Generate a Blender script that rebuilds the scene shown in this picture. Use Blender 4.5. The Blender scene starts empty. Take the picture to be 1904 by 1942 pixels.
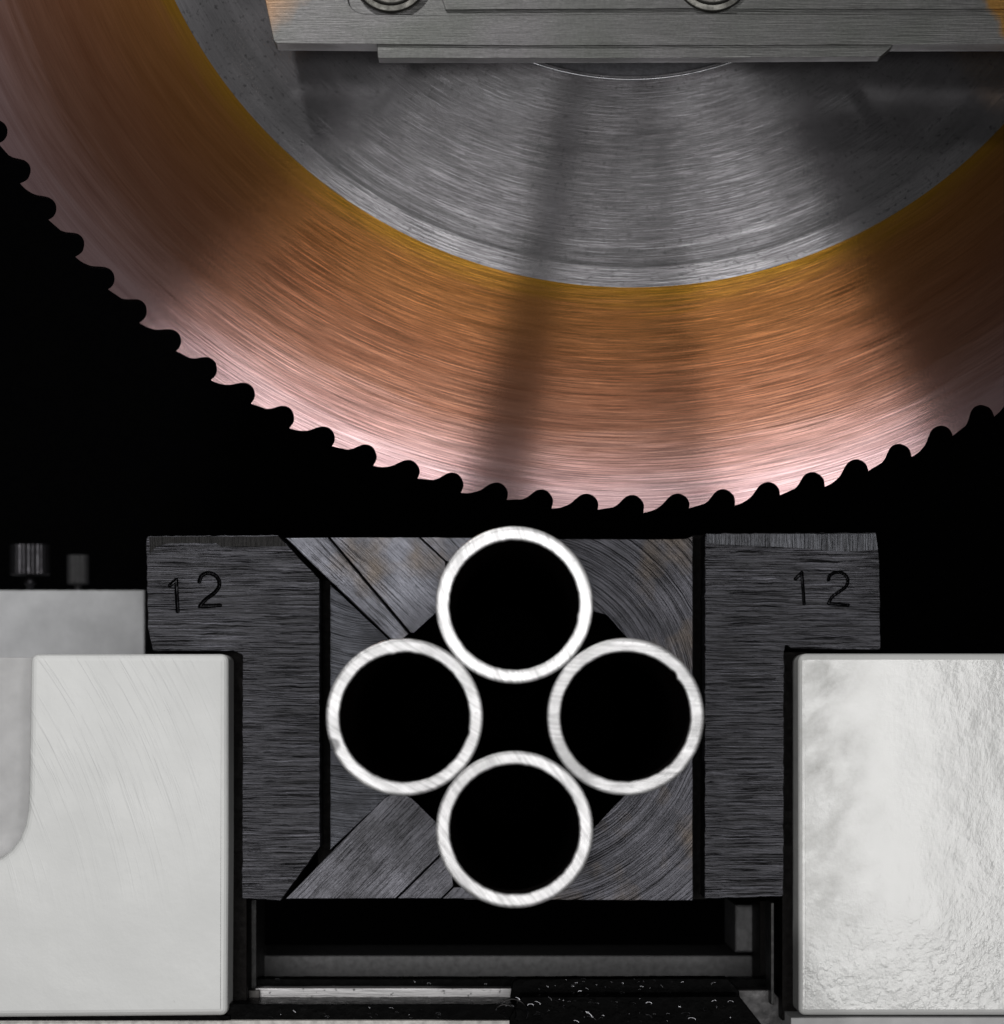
import bpy, bmesh, math, random
from mathutils import Vector, Matrix, noise as mnoise

# ------------------------------------------------------------------ scale, camera, light
S = 0.00012            # metres per unit of the drawing, at the jaw plane (y = 0)
D = 0.60               # camera distance from the jaw plane
VX, VY = 950.0, 1354.0 # where the optical axis meets the drawing
scn = bpy.context.scene
C = scn.collection

cam_d = bpy.data.cameras.new('camera'); cam = bpy.data.objects.new('camera', cam_d); C.objects.link(cam)
cam.location = (0, -D, 0); cam.rotation_euler = (math.radians(90), 0, 0)
cam_d.sensor_fit = 'HORIZONTAL'; cam_d.sensor_width = 36
cam_d.lens = 36 * D / (1904 * S)
cam_d.shift_x = (952 - VX) / 1904; cam_d.shift_y = (VY - 970.8) / 1904
cam_d.clip_start = 0.01; cam_d.clip_end = 10
cam_d.dof.use_dof = True; cam_d.dof.focus_distance = D - 0.022
cam_d.dof.aperture_fstop = (cam_d.lens / 1000) / 0.0034
scn.camera = cam

w = bpy.data.worlds.new('World'); scn.world = w; w.use_nodes = True
w.node_tree.nodes['Background'].inputs[0].default_value = (0.6, 0.65, 0.7, 1)
w.node_tree.nodes['Background'].inputs[1].default_value = 0.004
scn.view_settings.view_transform = 'Standard'; scn.view_settings.look = 'None'
scn.view_settings.exposure = 0; scn.view_settings.gamma = 1

def softbox(name, x0, x1, y0, y1, rad, yl=-0.61, col=(1, 0.985, 0.97), target=None):
    """a lamp in the plane of the camera; its extent is given in drawing units"""
    ld = bpy.data.lights.new(name, 'AREA'); ld.shape = 'RECTANGLE'
    ld.size = (x1 - x0) * S; ld.size_y = (y1 - y0) * S
    ld.energy = rad * math.pi * ld.size * ld.size_y; ld.color = col
    o = bpy.data.objects.new(name, ld); C.objects.link(o)
    o.location = (((x0 + x1) / 2 - VX) * S, yl, (VY - (y0 + y1) / 2) * S)
    t = Vector(target) if target else Vector((o.location.x, 0, o.location.z))
    o.rotation_euler = (t - o.location).to_track_quat('-Z', 'Y').to_euler()
    return o
def slanted(name, ex, ey, width, height, side, roll, rad, yc=1640):
    """a softbox whose inner edge passes through (ex, ey) and leans by roll degrees (clockwise positive)"""
    t = math.radians(roll); dx, dz = math.cos(t), math.sin(t)
    ux, uz = -math.sin(t), math.cos(t)
    k = (yc - ey)
    cx, cy = ex + side * dx * width / 2 + ux * k, ey + side * dz * width / 2 + uz * k
    o = softbox(name, cx - width / 2, cx + width / 2, cy - height / 2, cy + height / 2, rad)
    o.rotation_euler = (o.rotation_euler.to_matrix() @ Matrix.Rotation(-t, 3, 'Z')).to_euler()
slanted('softbox_left', 600, 1354, 1560, 2060, -1, 10.9, 8.2)
slanted('softbox_right_inner', 925, 1354, 843, 2060, 1, 10.9, 4.6)
slanted('softbox_right_outer', 1850, 1354, 960, 2060, 1, -9, 8.4)
softbox('overhead_lamp', -220, -50, -1400, -1230, 620.0, yl=-0.30, target=(-0.02, -0.01, 0.13))

# ------------------------------------------------------------------ helpers
def W(px, py, y=0.0):
    k = S * (D + y) / D
    return Vector(((px - VX) * k, y, (VY - py) * k))
def K(y): return S * (D + y) / D

def tag(o, label=None, cat=None, group=None, kind=None):
    if label: o['label'] = label
    if cat: o['category'] = cat
    if group: o['group'] = group
    if kind: o['kind'] = kind
    return o
def thing(name, loc, label, cat, group=None):
    o = bpy.data.objects.new(name, None); C.objects.link(o); o.location = loc
    o.empty_display_size = 0.01
    return tag(o, label, cat, group)
def link(name, bm, mats, parent=None, smooth=False):
    me = bpy.data.meshes.new(name); bmesh.ops.recalc_face_normals(bm, faces=bm.faces[:]) if not getattr(bm, 'x', 0) else None
    bm.to_mesh(me); bm.free()
    for m in (mats if isinstance(mats, (list, tuple)) else [mats]): me.materials.append(m)
    if smooth:
        for p in me.polygons: p.use_smooth = True
    o = bpy.data.objects.new(name, me); C.objects.link(o)
    if parent is not None:
        o.parent = parent
        me.transform(Matrix.Translation(-parent.location))
    return o
def rounded(pts, rad):
    """pts: list of (x, y) or (x, y, r); rounds the corners"""
    out = []; n = len(pts)
    for i in range(n):
        p = Vector(pts[i][:2]); r = pts[i][2] if len(pts[i]) > 2 else rad
        if r <= 0: out.append((p.x, p.y)); continue
        a = Vector(pts[i - 1][:2]) - p; b = Vector(pts[(i + 1) % n][:2]) - p
        ang = a.angle(b); t = min(r / math.tan(ang / 2), a.length * .45, b.length * .45)
        p1 = p + a.normalized() * t; p2 = p + b.normalized() * t
        m = 3 if r < 12 else 8
        for k in range(m + 1):
            u = k / m; q = p1 * (1 - u) ** 2 + p * 2 * u * (1 - u) + p2 * u * u
            out.append((q.x, q.y))
    return out
def rough(pts, amp, step=9, seed=0):
    out = []; n = len(pts)
    for i in range(n):
        a = Vector(pts[i]); b = Vector(pts[(i + 1) % n]); d = b - a; L = d.length
        m = max(1, int(L / step)); nr = Vector((-d.y, d.x)).normalized() if L > 1e-6 else Vector((0, 0))
        for k in range(m):
            q = a + d * (k / m)
            if m > 1 or amp < 0:
                v = mnoise.noise(Vector((q.x * .11 + seed, q.y * .11, seed * 3.1))) + .6 * mnoise.noise(Vector((q.x * .37, q.y * .37, seed)))
                q = q + nr * v * amp * (0 if k == 0 else 1)
            out.append((q.x, q.y))
    return out
def inset(pts, d):
    n = len(pts); out = []
    ar = sum(pts[i - 1][0] * pts[i][1] - pts[i][0] * pts[i - 1][1] for i in range(n))
    sg = 1 if ar > 0 else -1
    for i in range(n):
        p0 = Vector(pts[i - 1]); p = Vector(pts[i]); p1 = Vector(pts[(i + 1) % n])
        a = (p - p0); b = (p1 - p)
        if a.length < 1e-6 or b.length < 1e-6: out.append(tuple(p)); continue
        a.normalize(); b.normalize()
        na = Vector((-a.y, a.x)) * sg; nb = Vector((-b.y, b.x)) * sg
        m = na + nb
        if m.length < 1e-4: out.append(tuple(p)); continue
        m.normalize(); k = min(1 / max(m.dot(na), .2), 1.6)
        out.append(tuple(p + m * d * k))
    return out
def prism(name, pts, y0, y1, mat, parent=None, bev=0.0, seg=2, ym=None):
    """an outline in drawing units extruded from y0 back to y1 with a rounded front edge"""
    ym = y0 if ym is None else ym
    bm = bmesh.new(); rings = []
    def ring(pp, y):
        vs = []
        for p in pp:
            v = W(p[0], p[1], ym); v.y = y; vs.append(bm.verts.new(v))
        rings.append(vs)
    ring(pts, y1); ring(pts, y0 + bev * K(y0) * 1.0)
    if bev > 0:
        for k in range(1, seg + 1):
            q = math.pi / 2 * k / seg
            ring(inset(pts, bev * (1 - math.cos(q))), y0 + bev * K(y0) * (1 - math.sin(q)))
    n = len(pts)
    for a, b in zip(rings, rings[1:]):
        for i in range(n): bm.faces.new((a[i], a[(i + 1) % n], b[(i + 1) % n], b[i]))
    bm.faces.new(rings[0]); bm.faces.new(rings[-1])
    bmesh.ops.recalc_face_normals(bm, faces=bm.faces[:])
    return link(name, bm, mat, parent)
def box(name, x0, z0, x1, z1, y0, y1, mat, parent=None, bev=1.5, ym=None, amp=0, seed=0):
    p = [(x0, z0), (x1, z0), (x1, z1), (x0, z1)]
    if amp: p = rough(p, amp, 12, seed)
    return prism(name, p, y0, y1, mat, parent, bev, 2, ym)
def lathe(bm, prof, c, axis='Y', n=48, a0=0, a1=math.tau, mat=0):
    """prof: list of (radius, y) in metres around an axis parallel to Y through c"""
    full = abs(a1 - a0 - math.tau) < 1e-6; rings = []
    for r, y in prof:
        rings.append([bm.verts.new((c[0] + r * math.sin(a0 + (a1 - a0) * i / n), y, c[2] - r * math.cos(a0 + (a1 - a0) * i / n))) for i in range(n if full else n + 1)])
    for a, b in zip(rings, rings[1:]):
        for i in range(n):
            j = (i + 1) % n if full else i + 1
            f = bm.faces.new((a[i], a[j], b[j], b[i])); f.material_index = mat
    return rings

# ------------------------------------------------------------------ node helpers
class NT:
    def __init__(s, name):
        s.m = bpy.data.materials.new(name); s.m.use_nodes = True; s.t = s.m.node_tree; s.t.nodes.clear()
        s.out = s.n('ShaderNodeOutputMaterial')
    def n(s, k, **kw):
        q = s.t.nodes.new(k)
        for a, b in kw.items(): setattr(q, a, b)
        return q
    def put(s, sock, v):
        if isinstance(v, bpy.types.NodeSocket): s.t.links.new(v, sock)
        elif isinstance(v, (int, float)):
            try: sock.default_value = v
            except Exception: sock.default_value = (v, v, v)
        else: sock.default_value = tuple(v) + ((1,) if len(v) == 3 and sock.type == 'RGBA' else ())
    def math(s, op, a, b=0.0, c=0.0, clamp=False):
        q = s.n('ShaderNodeMath', operation=op, use_clamp=clamp)
        for i, v in enumerate((a, b, c)): s.put(q.inputs[i], v)
        return q.outputs[0]
    def vm(s, op, a, b=(0, 0, 0), o=0):
        q = s.n('ShaderNodeVectorMath', operation=op); s.put(q.inputs[0], a); s.put(q.inputs[1], b)
        return q.outputs[o]
    def pos(s):
        g = s.n('ShaderNodeNewGeometry')
        v = s.vm('MULTIPLY', g.outputs['Position'], (1 / (100 * S),) * 3)
        v = s.vm('MULTIPLY', v, (1, 1, -1))
        return s.vm('ADD', v, (VX / 100, 0, VY / 100))       # hundreds of drawing units: x right, z down
    def sep(s, v):
        q = s.n('ShaderNodeSeparateXYZ'); s.put(q.inputs[0], v); return q.outputs
    def comb(s, x, y, z):
        q = s.n('ShaderNodeCombineXYZ')
        for i, v in enumerate((x, y, z)): s.put(q.inputs[i], v)
        return q.outputs[0]
    def noise(s, v, scale=1, detail=4, rough=.55, dist=0, dim='3D', o='Fac'):
        q = s.n('ShaderNodeTexNoise', noise_dimensions=dim); s.put(q.inputs['Vector'], v)
        s.put(q.inputs['Scale'], scale); s.put(q.inputs['Detail'], detail); s.put(q.inputs['Roughness'], rough); s.put(q.inputs['Distortion'], dist)
        return q.outputs[o]
    def ramp(s, v, stops, interp='LINEAR'):
        q = s.n('ShaderNodeValToRGB'); q.color_ramp.interpolation = interp; e = q.color_ramp.elements
        while len(e) > 1: e.remove(e[-1])
        for i, (p, c) in enumerate(stops):
            x = e[0] if i == 0 else e.new(p)
            x.position = p; x.color = (c, c, c, 1) if isinstance(c, (int, float)) else tuple(c) + (1,)
        s.put(q.inputs[0], v); return q.outputs[0]
    def rng(s, v, a, b, c=0., d=1.):
        q = s.n('ShaderNodeMapRange')
        for i, x in enumerate((v, a, b, c, d)): s.put(q.inputs[i], x)
        return q.outputs[0]
    def mix(s, f, a, b, mode='MIX'):
        q = s.n('ShaderNodeMix', data_type='RGBA', blend_type=mode)
        s.put(q.inputs[0], f); s.put(q.inputs[6], a); s.put(q.inputs[7], b); return q.outputs[2]
    def bump(s, h, dist, strength=1.0, nrm=None):
        q = s.n('ShaderNodeBump'); s.put(q.inputs['Height'], h); s.put(q.inputs['Distance'], dist); s.put(q.inputs['Strength'], strength)
        if nrm is not None: s.put(q.inputs['Normal'], nrm)
        return q.outputs[0]
    def pbr(s, col, metal=0., rough=.5, nrm=None, spec=.5, aniso=0., tan=None, coat=0., coat_r=.1):
        q = s.n('ShaderNodeBsdfPrincipled')
        s.put(q.inputs['Base Color'], col); s.put(q.inputs['Metallic'], metal); s.put(q.inputs['Roughness'], rough)
        s.put(q.inputs['Specular IOR Level'], spec); s.put(q.inputs['Anisotropic'], aniso)
        if coat: s.put(q.inputs['Coat Weight'], coat); s.put(q.inputs['Coat Roughness'], coat_r)
        if nrm is not None: s.put(q.inputs['Normal'], nrm)
        if tan is not None: s.put(q.inputs['Tangent'], tan)
        s.t.links.new(q.outputs[0], s.out.inputs[0]); s.last = q.outputs[0]; return s.m

U = S  # one drawing unit in metres, for bump distances

# ------------------------------------------------------------------ materials
BX, BY = 1197.0, -415.0          # blade centre
YB = -0.012                      # blade face
def blade_mat(name, kind):
    s = NT(name); kb = K(YB) / S
    p = s.sep(s.pos()); cx = VX / 100 + (BX - VX) / 100 * kb; cz = VY / 100 - (VY - BY) / 100 * kb
    x = s.math('DIVIDE', s.math('SUBTRACT', p[0], cx), kb); z = s.math('DIVIDE', s.math('SUBTRACT', p[2], cz), kb)
    r = s.math('SQRT', s.math('ADD', s.math('MULTIPLY', x, x), s.math('MULTIPLY', z, z)))
    a = s.math('ARCTAN2', x, z)
    tan = s.comb(s.math('DIVIDE', x, r), 0, s.math('MULTIPLY', s.math('DIVIDE', z, r), -1))
    # grinding marks: fine across the radius, long round the turn
    def grain(fr, fa, seed, det=3, sl=.12):
        q = s.math('ADD', r, s.math('MULTIPLY', a, sl))
        return s.noise(s.comb(s.math('MULTIPLY', q, fr), s.math('MULTIPLY', a, fa), seed), 1, det, .6)
    n1 = grain(44, 6, 0, 2, .06); n2 = grain(7, 6, 3.3, 5, .3); n3 = grain(80, 24, 7.7, 2, .05); n4 = grain(2.2, 1.5, 5.1, 3)
    blotch = s.noise(s.pos(), 1.1, 4, .5)
    if kind == 'gold':
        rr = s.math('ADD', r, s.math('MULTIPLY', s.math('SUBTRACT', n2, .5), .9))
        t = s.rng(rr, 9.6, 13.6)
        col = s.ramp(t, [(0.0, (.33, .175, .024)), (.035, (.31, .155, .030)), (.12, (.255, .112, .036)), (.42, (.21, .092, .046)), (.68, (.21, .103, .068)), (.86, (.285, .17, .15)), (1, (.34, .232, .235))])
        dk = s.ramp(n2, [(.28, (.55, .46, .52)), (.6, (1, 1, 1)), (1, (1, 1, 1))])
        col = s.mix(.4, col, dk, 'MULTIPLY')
        ro = .165; amp = .15; wb = .19
        g1 = s.rng(n1, .3, .7, .82, 1.12)
    else:
        base = s.mix(s.rng(blotch, .35, .65), (.245, .24, .252), (.185, .18, .19))
        ring = s.math('MULTIPLY', s.rng(r, 8.72, 8.84), s.rng(r, 9.3, 9.18))
        col = s.mix(s.math('MULTIPLY', ring, .4), base, (.15, .15, .155))
        outer = s.rng(r, 9.18, 9.3); col = s.mix(s.math('MULTIPLY', outer, .15), col, (.30, .30, .31))
        pit = s.ramp(s.noise(s.comb(s.math('MULTIPLY', r, 14), s.math('MULTIPLY', a, 90), 2), 1, 4, .65), [(.34, .55), (.43, 1), (1, 1)])
        col = s.mix(1, col, pit, 'MULTIPLY')
        ro = .18; amp = .16; wb = .20
        g1 = s.rng(s.math('ADD', s.math('MULTIPLY', n1, .5), s.math('MULTIPLY', n3, .5)), .35, .65, .8, 1.15)
    col = s.mix(1, col, s.comb(g1, g1, g1), 'MULTIPLY')
    # the grooves tip the surface only along the radius
    tilt = s.math('ADD', s.math('MULTIPLY', s.math('SUBTRACT', n1, .5), amp), s.math('ADD', s.math('MULTIPLY', s.math('SUBTRACT', n3, .5), amp * .8), s.math('MULTIPLY', s.math('SUBTRACT', n4, .5), amp * .15)))
    geo = s.n('ShaderNodeNewGeometry')
    sc_ = s.n('ShaderNodeVectorMath', operation='SCALE'); s.put(sc_.inputs[0], tan); s.put(sc_.inputs['Scale'], tilt)
    nr = s.vm('NORMALIZE', s.vm('ADD', geo.outputs['Normal'], sc_.outputs[0]))
    m = s.pbr(col, 1.0, ro, nr, aniso=1.0, tan=tan); A = s.last
    s.pbr(col, 1.0, .5, nr, aniso=.5, tan=tan); B = s.last
    mx = s.n('ShaderNodeMixShader'); mx.inputs[0].default_value = wb
    s.t.links.new(A, mx.inputs[1]); s.t.links.new(B, mx.inputs[2]); s.t.links.new(mx.outputs[0], s.out.inputs[0])
    return s.m
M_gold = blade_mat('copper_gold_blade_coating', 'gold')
M_hub = blade_mat('ground_blade_steel', 'grey')

def dark_steel(name, mode='h', base=(.055, .055, .065), spec=.9, rgh=.42, stain=None, centre=None, depth=1.6, metal=.8, gl=1.2, cr_=.8, lc=1.0):
    s = NT(name); P = s.pos(); p = s.sep(P)
    if mode == 'h': u, v = p[0], p[2]
    elif mode == 'v': u, v = p[2], p[0]
    elif mode == 'd1': u = s.math('ADD', s.math('MULTIPLY', p[0], .72), s.math('MULTIPLY', p[2], .694)); v = s.math('SUBTRACT', s.math('MULTIPLY', p[2], .72), s.math('MULTIPLY', p[0], .694))
    elif mode == 'd2': u = s.math('SUBTRACT', s.math('MULTIPLY', p[0], .70), s.math('MULTIPLY', p[2], .714)); v = s.math('ADD', s.math('MULTIPLY', p[2], .70), s.math('MULTIPLY', p[0], .714))
    else:
        x = s.math('SUBTRACT', p[0], centre[0] / 100); z = s.math('SUBTRACT', p[2], centre[1] / 100)
        v = s.math('SQRT', s.math('ADD', s.math('MULTIPLY', x, x), s.math('MULTIPLY', z, z)))
        u = s.math('MULTIPLY', s.math('ARCTAN2', x, z), 3.2)
    wob = s.math('MULTIPLY', s.math('SUBTRACT', s.noise(P, 2.5, 2, .5), .5), .05 if mode in ('h', 'v') else .03)
    vv = s.math('ADD', v, wob)
    k = dict(h=1.0, v=1.2, d1=1.1, d2=1.1, arc=1.25)[mode]; uf = .4 if mode == 'arc' else 1
    a = s.noise(s.comb(s.math('MULTIPLY', u, .6 * uf), s.math('MULTIPLY', vv, 54 * k), p[1]), 1, 3, .6)
    b = s.noise(s.comb(s.math('MULTIPLY', u, .8 * uf), s.math('MULTIPLY', vv, 60 * k), 5), 1, 5, .7)
    g = s.noise(s.comb(s.math('MULTIPLY', u, 14), s.math('MULTIPLY', vv, 40), 9), 1, 3, .7)
    crack = s.ramp(b, [(.39, 0), (.46, 1), (1, 1)])
    glint = s.ramp(s.math('ADD', s.math('MULTIPLY', a, .6), s.math('MULTIPLY', g, .4)), [(.54, 0), (.68, 1), (1, 1)])
    big = s.noise(P, 1.1, 4, .6)
    lum = s.math('MULTIPLY', s.rng(a, .34, .66, 1 - .7 * lc, 1 + .5 * lc), s.rng(big, .3, .7, .75 - .4 * (1 - lc), 1.25 + .5 * (1 - lc)))
    lum = s.math('ADD', lum, s.math('MULTIPLY', glint, gl))
    col = s.mix(1, base, s.comb(lum, lum, lum), 'MULTIPLY')
    if stain:
        sn = s.ramp(s.noise(P, .8, 4, .55), [(.52, 0), (.68, 1)])
        col = s.mix(s.math('MULTIPLY', sn, .6), col, stain)
    col = s.mix(crack, s.mix(cr_, col, (.001, .001, .0015)), col)
    h = s.math('ADD', s.math('MULTIPLY', a, .4), s.math('ADD', s.math('MULTIPLY', g, .25), s.math('MULTIPLY', crack, .5)))
    nr = s.bump(h, U * depth, 1.0)
    ro = s.rng(g, .3, .7, rgh - .08, rgh + .12)
    return s.pbr(col, metal, ro, nr, spec=spec)
M_jaw = dark_steel('scored_black_jaw_steel', 'h', (.027, .027, .032), depth=1.1, gl=3.0)
M_ground = dark_steel('cross_ground_dark_steel', 'v', (.10, .10, .12), depth=.35, rgh=.34)
M_bar1 = dark_steel('diagonal_ground_steel_falling', 'd1', (.085, .087, .102), depth=.45, rgh=.36, stain=(.10, .075, .05), cr_=.28, gl=.4, lc=.16)
M_bar2 = dark_steel('diagonal_ground_steel_rising', 'd2', (.048, .048, .056), depth=.4, rgh=.38, cr_=.28, gl=.4, lc=.18)
M_arc = dark_steel('arc_milled_steel', 'arc', (.05, .05, .059), centre=(985, 1330), depth=1.0, rgh=.38, stain=(.10, .075, .05), cr_=.42, gl=1.2, lc=.38)
M_swirl = dark_steel('swirled_dark_steel', 'arc', (.045, .047, .056), centre=(700, 1000), depth=.7, rgh=.42, cr_=.3, lc=.4)

def plain(name, col, rough=.5, metal=0., spec=.5, bump=0., bs=8., var=.6):
    s = NT(name); n = s.noise(s.pos(), bs, 4, .6)
    c = s.mix(s.rng(n, .35, .7), col, tuple(x * var for x in col))
    return s.pbr(c, metal, s.rng(n, .3, .7, max(.02, rough - .08), rough + .08), s.bump(n, U * bump, 1.0) if bump else None, spec=spec)
M_void = plain('void_black', (.0025, .0025, .003), .9, spec=.05)
M_oil = plain('oily_black_steel', (.0014, .0014, .0015), .3, spec=.012, bump=1.0, bs=5)
M_slot = plain('brown_black_slot_wall', (.0030, .0022, .002), .5, spec=.05, bump=.8, bs=9)
M_groove = plain('oily_stamp_groove', (.012, .012, .014), .22, metal=.8, spec=.4, bump=.5)
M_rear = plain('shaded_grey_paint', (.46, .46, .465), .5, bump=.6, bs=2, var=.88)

def paint(name, kind):
    s = NT(name); P = s.pos(); p = s.sep(P)
    big = s.noise(P, .8, 4, .5); fine = s.noise(P, 9, 3, .6)
    c = s.mix(s.rng(big, .3, .7), (.64, .65, .645), (.585, .595, .59))
    pit = s.ramp(s.noise(P, 5.5, 2, .5), [(.20, 0), (.23, 1), (1, 1)])
    c = s.mix(pit, (.22, .21, .19), c)
    if kind == 'left':
        c = s.mix(.45, c, (.76, .77, .765))
        # sweeping sanding arcs below the paint
        x = s.math('SUBTRACT', p[0], -8.5); z = s.math('SUBTRACT', p[2], 19.0)
        r = s.math('SQRT', s.math('ADD', s.math('MULTIPLY', x, x), s.math('MULTIPLY', z, z)))
        a = s.math('ARCTAN2', x, z)
        st = s.noise(s.comb(s.math('MULTIPLY', r, 8.5), s.math('MULTIPLY', a, 3.5), 0), 1, 3, .6)
        st2 = s.ramp(st, [(.5, 0), (.66, 1)])
        fade = s.math('MULTIPLY', s.rng(p[2], 17.5, 14.5), s.rng(p[0], 4.3, 3.2, .25, 1))
        h = s.math('MULTIPLY', st2, fade)
        nr = s.bump(h, U * .8, 1.0)
        nr = s.bump(s.noise(P, 2.2, 4, .55), U * 2.0, .6, nr)
        nr = s.bump(fine, U * .5, .5, nr)
        ln = s.ramp(s.noise(s.comb(s.math('MULTIPLY', p[0], 11), s.math('MULTIPLY', p[2], 1.6), 1), 1, 3, .6), [(.185, 0), (.21, 1), (1, 1)])
        c = s.mix(ln, (.33, .33, .31), c)
        c = s.mix(s.math('MULTIPLY', h, .4), c, (.72, .73, .73))
        return s.pbr(c, 0, s.rng(big, .3, .7, .42, .55), nr, spec=.5)
    c = s.mix(.35, c, (.46, .46, .45))
    # right block: glossy flow paint, dented, with darker, rougher blotches towards its left edge
    lump = s.noise(s.comb(s.math('MULTIPLY', p[0], 1.0), p[1], s.math('MULTIPLY', p[2], .75)), 3.4, 4, .55)
    low = s.rng(p[2], 16.0, 18.8)
    drop = s.ramp(s.noise(P, 7.5, 3, .55), [(.5, 0), (.64, 1)])
    sm = s.noise(s.comb(s.math('ADD', p[0], s.math('MULTIPLY', p[2], .5)), 0, p[2]), 1.6, 5, .6)
    smm = s.math('MULTIPLY', s.ramp(sm, [(.36, 0), (.74, 1)]), s.math('MULTIPLY', s.rng(p[0], 16.8, 15.6), s.rng(p[2], 18.2, 17.2)))
    gr = s.noise(P, 12, 4, .7)
    c = s.mix(s.math('MULTIPLY', smm, s.rng(gr, .35, .6, .1, .55)), c, (.30, .295, .27))
    nr = s.bump(lump, U * .3, 1.0)
    nr = s.bump(s.noise(P, .7, 2, .5), U * 3, 1.0, nr)
    nr = s.bump(s.math('MULTIPLY', drop, low), U * .16, 1.0, nr)
    nr = s.bump(fine, U * .6, .6, nr)
    return s.pbr(c, 0, s.math('ADD', .15, s.math('MULTIPLY', smm, .25)), nr, spec=.6)
M_left = paint('brushed_white_paint', 'left'); M_right = paint('glossy_lumpy_white_paint', 'right')

def cover_mat():
    s = NT('ground_cover_steel'); P = s.pos(); p = s.sep(P)
    n = s.noise(s.comb(s.math('MULTIPLY', p[0], 1.1), p[1], s.math('MULTIPLY', p[2], 40)), 1, 4, .6)
    f = s.noise(P, 18, 3, .6); big = s.noise(P, .6, 3, .5)
    t = s.math('MULTIPLY', s.rng(n, .3, .7, .82, 1.1), s.rng(f, .3, .7, .85, 1.1))
    base = s.mix(s.rng(big, .35, .65), (.125, .122, .125), (.10, .103, .098))
    # orange reflections at both top corners of the plate, painted into the base colour
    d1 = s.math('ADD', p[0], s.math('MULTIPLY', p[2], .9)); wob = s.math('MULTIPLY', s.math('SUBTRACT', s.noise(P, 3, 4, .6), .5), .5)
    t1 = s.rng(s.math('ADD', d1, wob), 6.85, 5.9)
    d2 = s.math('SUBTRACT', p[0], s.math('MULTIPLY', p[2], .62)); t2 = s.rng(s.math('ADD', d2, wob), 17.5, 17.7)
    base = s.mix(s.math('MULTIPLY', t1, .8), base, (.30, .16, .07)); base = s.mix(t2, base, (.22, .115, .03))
    c = s.mix(1, base, s.comb(t, t, t), 'MULTIPLY')
    nr = s.bump(n, U * 1.0, .8)
    return s.pbr(c, .85, s.rng(n, .3, .7, .38, .52), nr, aniso=.4, tan=(0, 0, 1))
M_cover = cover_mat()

def cut_mat(ang, seed, g=.6):
    s = NT('sawn_bright_steel'); P = s.pos(); p = s.sep(P)
    c, sn = math.cos(ang), math.sin(ang)
    u = s.math('ADD', s.math('MULTIPLY', p[0], c), s.math('MULTIPLY', p[2], sn))
    v = s.math('SUBTRACT', s.math('MULTIPLY', p[2], c), s.math('MULTIPLY', p[0], sn))
    v = s.math('ADD', v, s.math('MULTIPLY', s.math('MULTIPLY', u, u), .03))
    n = s.noise(s.comb(s.math('MULTIPLY', u, 1.2), s.math('MULTIPLY', v, 13), seed), 1, 5, .7)
    b = s.noise(P, 1.6, 4, .6); f = s.noise(P, 14, 3, .6)
    t = s.math('MULTIPLY', s.rng(n, .3, .7, .5, 1.15), s.rng(b, .3, .7, .72, 1.12))
    t = s.math('MULTIPLY', t, s.ramp(f, [(.27, .5), (.36, 1), (1, 1)]))
    for ok, sx, sz, rd, am in ((seed == 2, 6.83, 14.03, .14, .85), (seed == 3, 10.63, 14.30, .62, .5), (seed == 4, 9.1, 14.6, .6, .25)):
        if not ok: continue
        d = s.vm('LENGTH', s.vm('SUBTRACT', s.comb(p[0], 0, p[2]), (sx, 0, sz)), o=1)
        m_ = s.math('MULTIPLY', s.rng(s.math('ADD', d, s.math('MULTIPLY', s.math('SUBTRACT', n, .5), rd)), rd, rd * .55), s.rng(n, .35, .6, am * .4, am))
        t = s.math('MULTIPLY', t, s.math('SUBTRACT', 1, m_))
    col = s.mix(1, (g, g, g * 1.015), s.comb(t, t, t), 'MULTIPLY')
    return s.pbr(col, .6, .42, s.bump(n, U * 1.2, .8))
def bore_mat():
    s = NT('shade_black_tube_wall'); d = s.n('ShaderNodeBsdfDiffuse'); n = s.noise(s.pos(), 10, 3, .6)
    s.put(d.inputs[0], s.mix(s.ramp(n, [(.68, 0), (.74, 1)]), (.006, .005, .005), (.05, .045, .04)))  # shade inside the tubes put into near-black walls, with paler flecks
    s.t.links.new(d.outputs[0], s.out.inputs[0]); return s.m
M_bore = bore_mat()
def slide_mat():
    s = NT('bright_slideway_steel'); P = s.pos(); p = s.sep(P)
    n = s.noise(s.comb(s.math('MULTIPLY', p[0], 1.5), p[1], s.math('MULTIPLY', p[2], 24)), 1, 4, .6)
    k = s.ramp(s.noise(P, 8, 3, .6), [(.30, .08), (.36, 1), (1, 1)])
    t = s.math('MULTIPLY', s.rng(n, .3, .7, .7, 1.1), k)
    return s.pbr(s.mix(1, (.34, .335, .34), s.comb(t, t, t), 'MULTIPLY'), .55, .4, s.bump(n, U, .7))
M_slide = slide_mat()
M_screw = plain('dull_screw_steel', (.10, .098, .09), .4, metal=.9, bump=.6)
M_knurl = plain('knurled_dark_steel', (.07, .068, .075), .35, metal=.9)
M_under = plain('warm_white_trim', (.62, .60, .57), .5)
M_chip = plain('oily_metal_chip', (.22, .22, .235), .22, metal=1.0, spec=.6)
M_flange = plain('dark_flange_steel', (.10, .10, .11), .5, metal=.7, bump=.5)  # the flange's own dark metal tone
M_edge = plain('polished_bore_edge', (.35, .35, .37), .3, metal=1)
M_dim = plain('dim_grey_bracket', (.03, .03, .032), .5)

# ------------------------------------------------------------------ background
bm = bmesh.new()
for v in ((-1, .5, -1), (1, .5, -1), (1, .5, 1), (-1, .5, 1)): bm.verts.new(v)
bm.faces.new(bm.verts[:]); tag(link('backdrop', bm, M_void), kind='structure')  # unlit depth behind the machine, drawn as a near-black sheet

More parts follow.
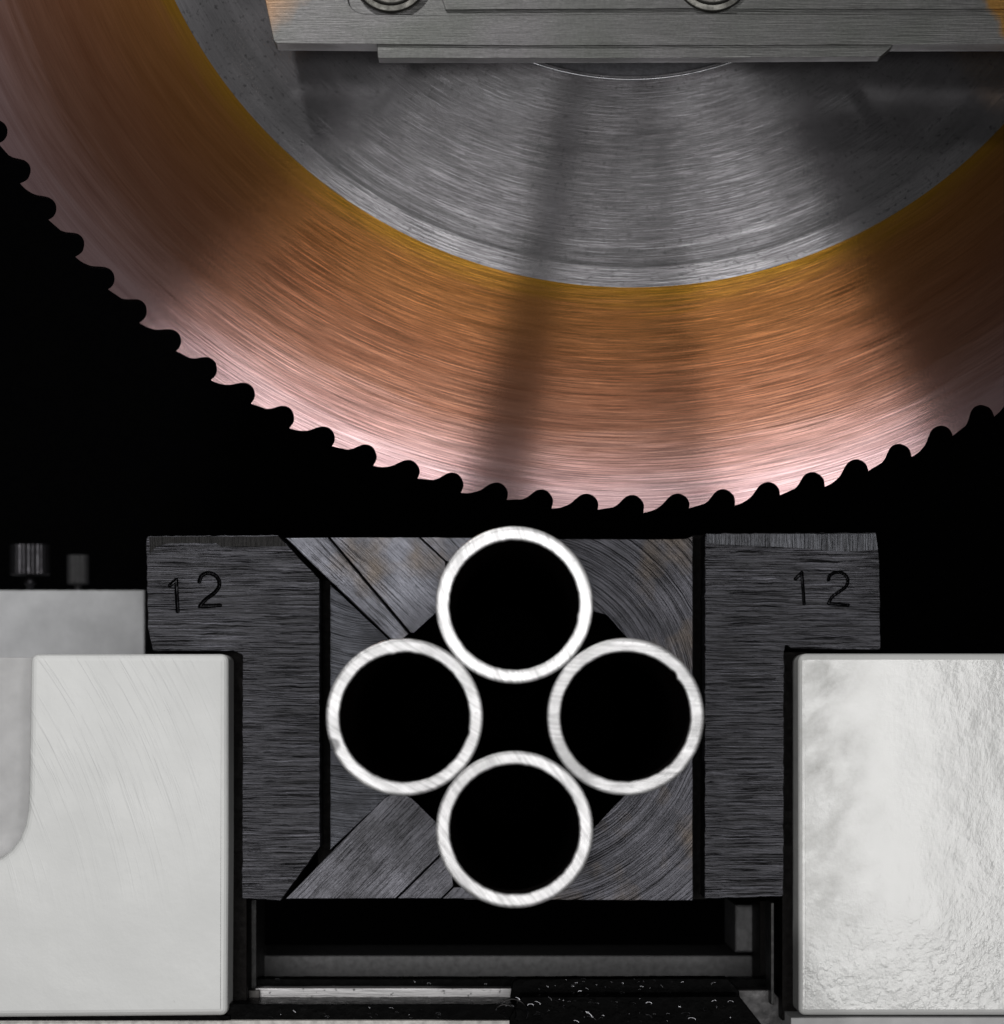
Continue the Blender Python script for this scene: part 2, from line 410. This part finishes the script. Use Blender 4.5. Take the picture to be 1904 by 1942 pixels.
# ------------------------------------------------------------------ saw blade
bc = W(BX, BY, YB); kb = K(YB)
blade = thing('circular_saw_blade', bc, 'large round saw blade with copper gold toothed rim and grey steel centre', 'saw blade')
TH = 0.0026
NT_ = 100
def zp(x, y):      # enlarged detail -> drawing units
    return ((1200 + x / 2.72) / 1.4401, (1250 + y / 2.72) / 1.4401)
prof_px = [(795, 372), (830, 370), (860, 365), (905, 350), (940, 330), (975, 300), (1010, 274), (1050, 262), (1090, 270), (1125, 300), (1140, 340),
           (1135, 381), (1250, 362), (1285, 340), (1320, 305), (1350, 281), (1390, 271), (1430, 283), (1465, 320), (1476, 355), (1470, 403)]
pol = []
for q in prof_px:
    x, y = zp(*q); pol.append((math.degrees(math.atan2(x - BX, y - BY)), math.hypot(x - BX, y - BY)))
a0 = pol[0][0]; sc = 7.2 / (pol[-1][0] - a0); pol = [((a - a0) * sc, r) for a, r in pol]
r0 = pol[0][1]; rend = pol[-1][1]
pol = [(a, r - (rend - r0) * a / 7.2) for a, r in pol]       # close the period
# refine with Catmull-Rom between the tips, keeping the tips sharp
def cr(pts, m=3):
    out = []
    for i in range(len(pts) - 1):
        p0 = pts[max(i - 1, 0)]; p1 = pts[i]; p2 = pts[i + 1]; p3 = pts[min(i + 2, len(pts) - 1)]
        for k in range(m):
            t = k / m
            out.append(tuple(.5 * ((2 * p1[j]) + (-p0[j] + p2[j]) * t + (2 * p0[j] - 5 * p1[j] + 4 * p2[j] - p3[j]) * t * t + (-p0[j] + 3 * p1[j] - 3 * p2[j] + p3[j]) * t ** 3) for j in (0, 1)))
    return out
segA = cr(pol[:12]); segB1 = [pol[11]]; segB = cr(pol[12:])
per = segA + [pol[11]] + segB                                # one period of two teeth
gi1 = min(range(len(segA)), key=lambda i: segA[i][1])
gi2 = len(segA) + 1 + min(range(len(segB)), key=lambda i: segB[i][1])
RROOT = 1338.0
def bl(a, r, y=YB):
    a = math.radians(a); return (bc.x + r * kb * math.sin(a), y, bc.z - r * kb * math.cos(a))
# toothed_rim: ring between coating edge and tooth root
bm = bmesh.new(); n = 400
prof = [(960 * kb, YB), (1100 * kb, YB), (1220 * kb, YB), (RROOT * kb, YB), (RROOT * kb, YB + TH), (960 * kb, YB + TH)]
rs = lathe(bm, prof + [prof[0]], bc, n=n); bmesh.ops.remove_doubles(bm, verts=bm.verts[:], dist=1e-7)
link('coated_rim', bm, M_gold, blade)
bm = bmesh.new()
q = 960 * kb
prof = [(560 * kb, YB - .0001), (876 * kb, YB - .0001), (888 * kb, YB - .00006), (914 * kb, YB - .00006), (922 * kb, YB - .0001), (q, YB), (q, YB + TH), (560 * kb, YB + TH)]
lathe(bm, prof + [prof[0]], bc, n=n); bmesh.ops.remove_doubles(bm, verts=bm.verts[:], dist=1e-7)
link('steel_centre', bm, M_hub, blade)
# teeth: two forms, each built once and shared
ANG0 = -13.56 + .55 - 7.2 * .0   # angle of the first high tip
def tooth_mesh(form):
    if form == 0:   # high tooth: gullet 2 of previous period -> tip (0) -> gullet 1
        pts = [(a - 7.2, r) for a, r in per[gi2:]] + [per[0]] + per[1:gi1 + 1]
    else:
        pts = per[gi1:gi2 + 1]
    bm = bmesh.new(); ar0, ar1 = pts[0][0], pts[-1][0]
    inner = [(ar0 + (ar1 - ar0) * k / 4, RROOT) for k in range(5)]
    ctr = bc
    def mk(y):
        return [bm.verts.new(Vector(bl(a, r, y)) - ctr) for a, r in pts], [bm.verts.new(Vector(bl(a, r, y)) - ctr) for a, r in inner]
    fo, fi = mk(YB); bo, bi = mk(YB + TH)
    bm.faces.new(fo + fi[::-1]); bm.faces.new((bo + bi[::-1])[::-1])
    lf = fo + fi[::-1]; lb = bo + bi[::-1]
    for i in range(len(lf)):
        j = (i + 1) % len(lf); bm.faces.new((lf[i], lb[i], lb[j], lf[j]))
    bmesh.ops.recalc_face_normals(bm, faces=bm.faces[:])
    me = bpy.data.meshes.new('tooth'); bm.to_mesh(me); bm.free(); me.materials.append(M_gold); return me
tm = [tooth_mesh(0), tooth_mesh(1)]
for k in range(NT_):
    t = bpy.data.objects.new('tooth', tm[k % 2]); C.objects.link(t); t.parent = blade
    t.rotation_euler = (0, -math.radians(ANG_K := (-13.45 + (k // 2) * 7.2)), 0)

# flange behind the bore
fl = thing('spindle_flange', W(BX, BY, YB + .004), 'dark round flange seen through the bore of the saw blade', 'flange')
bm = bmesh.new(); rings = lathe(bm, [(0.002, YB + .0022), (566 * kb, YB + .0022), (566 * kb, YB + .02), (.002, YB + .02)], bc, n=160)
link('flange_disc', bm, M_flange, fl)
bm = bmesh.new(); lathe(bm, [(563.6 * kb, YB - .0002), (565 * kb, YB - .0003), (567.5 * kb, YB - .0002), (568 * kb, YB + .0001), (559 * kb, YB + .0025)], bc, n=240)
link('bore_edge', bm, M_edge, blade, smooth=True)

# ------------------------------------------------------------------ cover plate across the top
YC = -0.036
cov = thing('blade_cover_plate', W(1200, 60, YC), 'grey ground steel guard plate across the top of the saw blade', 'guard plate')
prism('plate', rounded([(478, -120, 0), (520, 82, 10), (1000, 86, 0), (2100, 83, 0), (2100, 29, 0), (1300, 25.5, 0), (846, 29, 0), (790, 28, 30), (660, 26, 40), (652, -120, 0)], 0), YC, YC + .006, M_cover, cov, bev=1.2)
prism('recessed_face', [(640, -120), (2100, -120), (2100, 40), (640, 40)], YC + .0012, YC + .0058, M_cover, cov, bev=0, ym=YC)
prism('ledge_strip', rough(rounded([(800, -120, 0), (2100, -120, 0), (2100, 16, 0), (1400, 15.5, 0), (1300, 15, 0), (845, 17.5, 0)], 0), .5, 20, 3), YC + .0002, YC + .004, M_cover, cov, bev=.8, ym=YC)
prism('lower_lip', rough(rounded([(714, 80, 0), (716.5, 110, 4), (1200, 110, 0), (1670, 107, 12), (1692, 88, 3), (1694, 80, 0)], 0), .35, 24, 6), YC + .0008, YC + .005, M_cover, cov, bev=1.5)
def screw(px, py, label):
    t = thing('cap_screw', W(px, py, YC - .0014), label, 'screw', 'socket screws along the top edge of the guard plate')
    rot = Matrix.Rotation(math.radians(-90), 4, 'X')
    for nm, prof, m in (('screw_head', [(.6, 22), (30, 22), (33, 2), (36, 0), (52, 0), (57, 2), (60, 8), (60, 30), (30, 44)], M_screw), ('washer', [(30, 6), (67, 6), (70, 8), (70, 20), (30, 20)], M_screw)):
        bm = bmesh.new(); n = 64; R = []
        for r, d in prof: R.append([bm.verts.new((r * U * math.sin(math.tau * i / n), r * U * math.cos(math.tau * i / n), d * U)) for i in range(n)])
        for a, b in zip(R, R[1:]):
            for i in range(n): bm.faces.new((a[i], a[(i + 1) % n], b[(i + 1) % n], b[i]))
        bm.transform(Matrix.Translation(t.location) @ rot)
        o = link(nm, bm, m, t, smooth=True)
    return t
screw(741, -54, 'socket head screw near the left end of the guard plate')
screw(1352, -55, 'socket head screw right of centre on the guard plate')

# ------------------------------------------------------------------ jaws
def sausage(bm, pts, rad, y, depth_c):
    k = K(y)
    P = [W(a, b, y) + Vector((0, depth_c * k, 0)) for a, b in pts]
    def dense(P):
        o = [P[0]]
        for a, b in zip(P, P[1:]):
            o.append(b)
        return o
    for a, b in zip(P, P[1:]):
        d = b - a; L = d.length; q = d.to_track_quat('Z', 'Y').to_matrix().to_4x4()
        r = bmesh.ops.create_cone(bm, cap_ends=True, segments=12, radius1=rad * k, radius2=rad * k * .97, depth=L, matrix=Matrix.Translation((a + b) / 2) @ q)
    for i, a in enumerate(P):
        bmesh.ops.create_uvsphere(bm, u_segments=12, v_segments=8, radius=rad * k * 1.004, matrix=Matrix.Translation(a) @ Matrix.Rotation(.3 * i + .1, 4, 'Y'))
def engrave(o, strokes, rad, y):
    bm = bmesh.new()
    for st in strokes: sausage(bm, st, rad, y, .15 * rad)
    for v in bm.verts: v.co.y = y + (v.co.y - y) * 1.8
    me = bpy.data.meshes.new('cutter'); bm.to_mesh(me); bm.free()
    for p in me.polygons: p.use_smooth = True
    me.materials.append(M_groove)
    c = bpy.data.objects.new('cutter', me); C.objects.link(c)
    c.matrix_world = Matrix.Identity(4)
    m = o.modifiers.new('b', 'BOOLEAN'); m.object = c; m.operation = 'DIFFERENCE'; m.solver = 'EXACT'; m.use_self = True; m.material_mode = 'TRANSFER'
    bpy.context.view_layer.update()
    dg = bpy.context.evaluated_depsgraph_get()
    new = bpy.data.meshes.new_from_object(o.evaluated_get(dg)); o.modifiers.clear(); o.data = new
    bpy.data.objects.remove(c)
def zl(x, y): return ((x / 2.38) / 1.4401, (1400 + y / 2.38) / 1.4401)
def zr(x, y): return ((2000 + x / 3.808) / 1.4401, (1400 + y / 3.808) / 1.4401)
def curve(pts, m=2): return cr(pts, m) + [pts[-1]]
L1 = [zl(*p) for p in ((1105, 472), (1145, 436), (1148, 520), (1155, 640))]
L2 = curve([zl(*p) for p in ((1296, 448), (1308, 412), (1345, 392), (1392, 402), (1422, 437), (1424, 478), (1395, 520), (1345, 557), (1310, 592), (1300, 610))]) + [zl(1430, 602)]
R1 = [zr(*p) for p in ((655, 690), (722, 622), (733, 760), (746, 945))]
R2 = curve([zr(*p) for p in ((1000, 700), (1012, 655), (1060, 625), (1130, 622), (1185, 660), (1202, 725), (1165, 785), (1090, 835), (1030, 885), (1002, 945))]) + [zr(1205, 960)]

lj = thing('left_clamp_jaw', W(430, 1705, 0), 'black scored steel jaw left of the tubes, stamped 12 at its upper left', 'clamp jaw')
pl = rough(rounded([(277, 1016, 8), (527, 1015, 0), (606, 1098, 0), (607, 1606, 0), (532, 1708, 0), (459, 1704, 3), (460, 1242, 5), (442, 1234, 4), (290, 1234, 4), (280, 1190, 0)], 0), 1.3, 10, 1)
o = prism('jaw_body', pl, 0, .03, M_jaw, lj, bev=1.2); engrave(o, [L1, L2], 4.2, 0)
rj = thing('right_clamp_jaw', W(1450, 1705, 0), 'black scored steel jaw right of the tubes, stamped 12 at its upper right', 'clamp jaw')
pr = rough(rounded([(1337, 1011, 3), (1662, 1009.5, 3), (1668, 1070, 0), (1670, 1232, 5), (1500, 1229, 0), (1490, 1222, 3), (1487, 1236, 3), (1486, 1700, 6), (1336, 1704, 2)], 0), 1.6, 9, 2)
o = prism('jaw_body', pr, 0, .03, M_jaw, rj, bev=1.2); engrave(o, [R1, R2], 3.5, 0)
# worn, burnt strips on the top edge of each jaw
def top_wear(parent, pts, mat, nm): prism(nm, rough(pts, .8, 8, 5), -.00012, .0004, mat, parent, bev=0)
M_burn = dark_steel('burnt_jaw_edge', 'v', (.005, .0045, .0045), depth=.3, rgh=.5, gl=.4)
M_worn = dark_steel('worn_jaw_edge', 'v', (.045, .047, .054), depth=.8, rgh=.36)
top_wear(lj, [(283, 1018), (528, 1017), (545, 1036), (420, 1037), (410, 1030), (320, 1030), (296, 1036), (284, 1050)], M_burn, 'burnt_edge')
top_wear(rj, [(1340, 1013), (1660, 1012), (1665, 1042), (1600, 1046), (1500, 1038), (1400, 1034), (1340, 1030)], M_worn, 'worn_edge')

# the insert plates that hold the vee
li = thing('left_vee_insert', W(640, 1705, .006), 'dark vee insert of diagonal ground steel bars beside the left jaw', 'vee insert')
prism('back_plate', rough([(626, 1108), (748, 1222), (748, 1236), (632, 1352), (632, 1366), (748, 1482), (748, 1498), (626, 1612)], .6, 14, 7), .008, .03, M_swirl, li, bev=1.0)
prism('diagonal_bar', rough([(541, 1020), (622, 1019), (776, 1202), (763, 1214), (742, 1213)], .6, 12, 8), .001, .02, M_bar1, li, bev=2.2)
prism('diagonal_bar', rough([(626, 1019), (795, 1019), (845, 1065), (850, 1142), (785, 1201), (779, 1200)], .6, 12, 9), .0018, .02, M_bar1, li, bev=1.6)
prism('diagonal_bar', rough([(798, 1019), (900, 1019), (900, 1090), (846, 1064)], .6, 12, 10), .0030, .02, M_bar1, li, bev=1.2)
prism('lower_diagonal_bar', rough([(541, 1705), (728, 1514), (750, 1500), (780, 1512), (850, 1580), (850, 1606), (750, 1704)], .6, 12, 11), .001, .02, M_bar2, li, bev=1.4)
prism('lower_diagonal_bar', rough([(753, 1704), (852, 1607), (860, 1680), (836, 1704)], .5, 12, 12), .0016, .02, M_bar2, li, bev=1.2)
prism('lower_diagonal_bar', rough([(839, 1704), (861, 1682), (960, 1680), (960, 1704)], .6, 12, 13), .0022, .02, M_bar2, li, bev=1.0)
ri = thing('right_vee_insert', W(1200, 1705, .006), 'dark vee insert plate with arc milling marks beside the right jaw', 'vee insert')
prism('insert_plate', rough(rounded([(880, 1021, 0), (1270, 1022, 0), (1300, 1021, 6), (1314, 1016, 0), (1314, 1708, 0), (880, 1706, 0), (885, 1640, 0), (1000, 1702, 0), (1100, 1598, 0), (1335 - 15, 1360, 0), (1183, 1203, 20), (1150, 1166, 10), (1118, 1158, 0), (1000, 1040, 0), (880, 1060, 0)], 0), .6, 14, 14), .004, .03, M_arc, ri, bev=1.2)

# dark gaps beside the jaws, their shade drawn as black strips
def slot(x0, x1, z0, z1, label, nm='slot_shade_strip', y=.012):
    o = box(nm, x0, z0, x1, z1, y, .05, M_slot, None, 1); tag(o, label, 'shade strip')
slot(602, 630, 1100, 1706, 'black strip standing for the shade in the gap between the left jaw and its vee insert')
slot(1312, 1340, 1014, 1706, 'black strip standing for the shade in the gap between the vee insert and the right jaw')
slot(420, 468, 1236, 1905, 'black strip standing for the shaded slot behind the right edge of the left white block', y=.006)
slot(1483, 1530, 1236, 1935, 'brownish black strip standing for the shaded slot behind the left edge of the right white block', y=.006)

# ------------------------------------------------------------------ tubes
random.seed(4)
def tube(px, py, label, ang, yF=-0.096, seed=1, burr=()):
    k = K(yF); c = W(px, py, yF); ro, ri_ = 149.3 * k, 123 * k; yE = .22; n = 180
    t = thing('steel_tube', W(px, py, yF), label, 'tube', 'round steel tubes clamped in the vice')
    def wob(i, a):
        q = math.tau * i / n
        return a * k * (mnoise.noise(Vector((math.cos(q) * 9 + seed, math.sin(q) * 9, 0))) + .7 * mnoise.noise(Vector((math.cos(q) * 30, math.sin(q) * 30 + seed, 2))))
    def ring(bm, r, y, a=0, bs=0):
        out = []
        for i in range(n):
            q = math.tau * i / n; rr = r + wob(i, a)
            for (bi, bh, bw) in burr:
                if bs: rr -= bs * bh * k * math.exp(-((i - bi) / bw) ** 2)
            out.append(bm.verts.new((c.x + rr * math.sin(q), y, c.z + rr * math.cos(q))))
        return out
    def skin(bm, R, m):
        for a, b in zip(R, R[1:]):
            for i in range(n):
                f = bm.faces.new((a[i], a[(i + 1) % n], b[(i + 1) % n], b[i])); f.smooth = True
    bm = bmesh.new()
    R = [ring(bm, ri_ - .0 * k, yF + .0006, .9, 1), ring(bm, ri_ + 1.2 * k, yF + .0001, .9, 1), ring(bm, ri_ + 3 * k, yF, .5, 1)] + [ring(bm, ri_ + (ro - ri_) * f, yF) for f in (.3, .7)] + [ring(bm, ro - 2 * k, yF, .4), ring(bm, ro - .6 * k, yF + .0002, .7), ring(bm, ro, yF + .0006, .3)]
    skin(bm, R, 0); link('cut_end', bm, cut_mat(ang, seed, .85 if seed == 1 else .60), t)  # top tube's overexposed brightness is put into its lighter base colour
    bm = bmesh.new(); R = [ring(bm, ro, yF + .0006, .3), ring(bm, ro, yF + .003), ring(bm, ro, yE)]; skin(bm, R, 0); link('outer_wall', bm, M_bore, t)
    bm = bmesh.new(); R = [ring(bm, ri_, yF + .0006, .9, 1), ring(bm, ri_ + .5 * k, yF + .003), ring(bm, ri_, yE)]; skin(bm, R, 0)
    link('inner_wall', bm, M_bore, t)
    return t
tube(975.5, 1147, 'topmost of the four tubes, its cut end shining brightest below the blade', math.radians(100), seed=1, burr=((50, 2, 1.5),))
tube(767, 1360, 'leftmost of the four tubes, with a dark nick low on its left rim', math.radians(75), seed=2, burr=((52, -3, 1.5), (175, 3, 1.5)))
tube(1186.5, 1359, 'rightmost of the four tubes, with slanting scratches on its lower left rim', math.radians(50), seed=3, burr=((24, -2, 1.6), (27, 3, 1)))
tube(976, 1573, 'bottom tube of the four, resting below the other three', math.radians(95), seed=4, burr=((90, 1, 2),))

# ------------------------------------------------------------------ white vice blocks
YW = -0.006
lb = thing('left_vice_block', W(240, 1925, YW), 'white painted block with a rounded pocket, left of the clamp jaws', 'vice block')
pts = rounded([(57, 1240, 18), (433, 1240, 17), (433, 1600, 0), (431, 1926, 15), (-60, 1930, 0), (-60, 1642, 0), (-20, 1636, 0), (2, 1627, 0), (20, 1613, 0), (35, 1593, 0), (45, 1568, 0), (51, 1538, 0), (53, 1500, 0)], 0)
prism('block_body', pts, YW, YW + .02, M_left, lb, bev=13, seg=4)
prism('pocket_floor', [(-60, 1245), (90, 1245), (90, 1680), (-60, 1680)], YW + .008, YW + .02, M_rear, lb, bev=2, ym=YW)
rb = thing('right_vice_block', W(1710, 1925, YW), 'white glossy block with lumpy paint, right of the clamp jaws', 'vice block')
pts = rounded([(1514, 1239, 18), (2050, 1239, 0), (2050, 1926, 0), (1515, 1926, 15)], 0)
prism('block_body', pts, YW, YW + .04, M_right, rb, bev=12, seg=4)
o = box('base_ledge', 1500, 1930, 2050, 2050, YW - .001, .05, M_rear, None, 2); tag(o, 'grey painted ledge below the right white block', 'ledge')

# rear left block and knurled screws
YR = .12
o = box('rear_white_block', -120, 1119, 274, 1300, YR, YR + .05, plain('distant_white_paint', (.60, .61, .63), .5, bump=2, bs=1.6, var=.85), None, 3, amp=.6)
tag(o, 'light grey out of focus block behind the left clamp jaw', 'block')
def knob(px, py0, py1, rr, label, ball=True, y=YR + .02):
    k = K(y); t = thing('knurled_screw', W(px, 1120, y), label, 'knurled screw', 'knurled screws standing on the rear block')
    bm = bmesh.new(); n = 96; zt = W(px, py0, y).z; zb = W(px, py1, y).z; R = []
    for z, f in ((zt, .9), (zt - 2 * k, 1), (zb + 2 * k, 1), (zb, .9)):
        R.append([bm.verts.new((t.location.x + rr * k * f * (1 + .035 * (i % 3 == 0)) * math.cos(math.tau * i / n), y + rr * k * f * (1 + .035 * (i % 3 == 0)) * math.sin(math.tau * i / n), z)) for i in range(n)])
    for a, b in zip(R, R[1:]):
        for i in range(n): bm.faces.new((a[i], a[(i + 1) % n], b[(i + 1) % n], b[i]))
    bm.faces.new(R[0]); bm.faces.new(R[-1][::-1]); link('knurled_head', bm, M_knurl if ball else M_dim, t)
    bm = bmesh.new(); z1 = W(px, 1122, y).z
    bmesh.ops.create_uvsphere(bm, u_segments=24, v_segments=16, radius=11 * k, matrix=Matrix.Translation((t.location.x, y, W(px, 1103, y).z)))
    bmesh.ops.create_cone(bm, segments=24, radius1=7 * k, radius2=7 * k, depth=zb - z1, cap_ends=True, matrix=Matrix.Translation((t.location.x, y, (zb + z1) / 2)))
    link('screw_neck', bm, M_knurl if ball else M_dim, t, smooth=True)
knob(57, 1032, 1091, 37, 'brighter knurled screw head at the left edge of the picture')
knob(148, 1052, 1108, 20, 'dim small screw head between the knurled screw and the left jaw', ball=False)

# ------------------------------------------------------------------ vice bed below
o = box('rear_cross_bar', 470, 1812, 1450, 1858, .06, .09, plain('grey_rear_bar', (.11, .11, .115), .45), None, 2); tag(o, 'grey blurred bar running across behind the vice bed', 'bar')
o = box('rear_bracket', 1394, 1716, 1441, 1806, .05, .08, plain('grey_rear_bracket', (.085, .085, .09), .5), None, 4); tag(o, 'small grey bracket hanging below the right jaw', 'bracket')
o = box('dark_ledge', 440, 1856, 1500, 1880, .02, .026, M_oil, None, 1, amp=.8); tag(o, 'black oily ledge above the bright slideway', 'ledge')
o = box('slideway', 484, 1874, 985, 1912, .014, .019, M_slide, None, 1); tag(o, 'bright ground steel slideway strip left of the black slide', 'slideway')
o = box('front_rail', 430, 1904, 1010, 1938, -.002, .013, M_oil, None, 1, amp=.8, seed=2); tag(o, 'black oily front rail below the bright slideway', 'rail')
o = box('bottom_trim', -80, 1935.5, 966, 2040, -.004, .04, M_under, None, .6); tag(o, 'pale warm trim strip along the bottom edge of the picture', 'trim')
o = box('bottom_seal', -80, 1926, 436, 1935, -.003, .03, M_oil, None, .5, amp=.5); tag(o, 'thin black seal line below the left white block', 'seal')
cs = thing('chip_covered_slide', W(1180, 1940, .0), 'black stepped slide covered in wet metal chips at bottom centre', 'slide')
prism('upper_step', rough(rounded([(972, 1862, 3), (984, 1856, 3), (1380, 1855, 8), (1402, 1880, 0), (1404, 1905, 0), (965, 1905, 0)], 0), .8, 12, 4), .006, .012, M_oil, cs, bev=1.5)
prism('lower_step', rough(rounded([(988, 1890, 2), (1402, 1889, 4), (1450, 1950, 0), (1452, 2040, 0), (962, 2040, 0), (966, 1930, 0)], 0), .6, 12, 5), -.003, .012, M_oil, cs, bev=1.5)
gp = thing('guide_post', W(1450, 1940, .01), 'dark stepped guide post standing left of the right white block', 'post')
M_post = plain('dull_post_steel', (.010, .010, .010), .5, metal=.3, bump=.6)
prism('post_foot', [(1396, 1877), (1465, 1877), (1478, 1893), (1500, 1910), (1500, 2040), (1440, 2040), (1400, 1893)], .014, .03, plain('worn_foot_steel', (.07, .068, .07), .45, metal=.5, bump=.8, bs=5), gp, bev=2)
box('post_blade', 1462, 1712, 1468, 1905, .008, .02, M_post, gp, 1)
box('post_core', 1441, 1708, 1490, 1880, .03, .05, M_slot, gp, 1)
lp = thing('left_guide_post', W(455, 1905, .01), 'dark brown steel guide post right of the left white block', 'post')
box('post_core', 458, 1706, 486, 1905, .018, .04, M_post, lp, 1)
box('post_strip', 455, 1878, 492, 1910, .012, .016, plain('rubbed_post_steel', (.045, .042, .04), .45, metal=.5), lp, 1)

# wet chips lying on the slide, ledge and rail
random.seed(11)
bm = bmesh.new()
def chip(px, py, y, sz):
    c = W(px, py, y); a = random.uniform(-.5, .5); k = K(y); n = 6; R = sz * random.uniform(.6, 1.6) * k
    th = random.uniform(.8, 1.6) * k; arc = random.uniform(.6, 3.5); tilt = Matrix.Rotation(random.uniform(-1.2, 1.2), 3, 'X') @ Matrix.Rotation(a, 3, 'Y')
    vs = []
    for i in range(n + 1):
        q = arc * i / n; v = Vector((R * math.cos(q), 0, R * .45 * math.sin(q)))
        vs.append([bm.verts.new(c + tilt @ (v * s_) + Vector((0, d_, 0))) for s_, d_ in ((1, 0), (1, th), (.82, th), (.82, 0))])
    for p, q in zip(vs, vs[1:]):
        for i in range(4): bm.faces.new((p[i], p[(i + 1) % 4], q[(i + 1) % 4], q[i]))
    bm.faces.new(vs[0][::-1]); bm.faces.new(vs[-1])
for _ in range(380):
    x = random.gauss(1120, 90) if random.random() < .7 else random.uniform(990, 1390)
    if not 975 < x < 1392: continue
    if random.random() < .4: chip(x, random.uniform(1856, 1885), .0052, random.uniform(2, 5))
    else: chip(x, random.uniform(1893, 1938), -.0038, random.uniform(2, 7))
for _ in range(40): chip(random.uniform(500, 960), random.uniform(1908, 1932), -.0028, random.uniform(2, 5))
for _ in range(26): chip(random.uniform(520, 960), random.uniform(1856, 1872), .0192, random.uniform(2, 4))
for _ in range(18): chip(random.gauss(967, 8), random.uniform(1884, 1938), -.0034, random.uniform(3, 9))
tag(link('metal_chips', bm, M_chip), 'fine wet metal chips scattered over the black slide and rails', 'chips', kind='stuff')
bm = bmesh.new()
for cx_, cz_, rr_ in ((974, 1912, 26), (960, 1916, 18)):
    n = 22; ring = []
    for i in range(n + 1):
        q = 2.8 - 3.3 * i / n; k = K(-.006)
        c = W(cx_, cz_, -.006) + Vector((rr_ * k * math.cos(q), -.0004 * i, rr_ * .8 * k * math.sin(q)))
        ring.append([bm.verts.new(c + Vector((1.3 * k * math.cos(t_) * math.cos(q), 1.3 * k * math.sin(t_), 1.3 * k * math.cos(t_) * math.sin(q)))) for t_ in (0, 1.57, 3.14, 4.71)])
    for a, b in zip(ring, ring[1:]):
        for i in range(4): bm.faces.new((a[i], a[(i + 1) % 4], b[(i + 1) % 4], b[i]))
tag(link('curled_swarf', bm, M_chip), 'curled black swarf ribbon at the left end of the black slide', 'swarf')
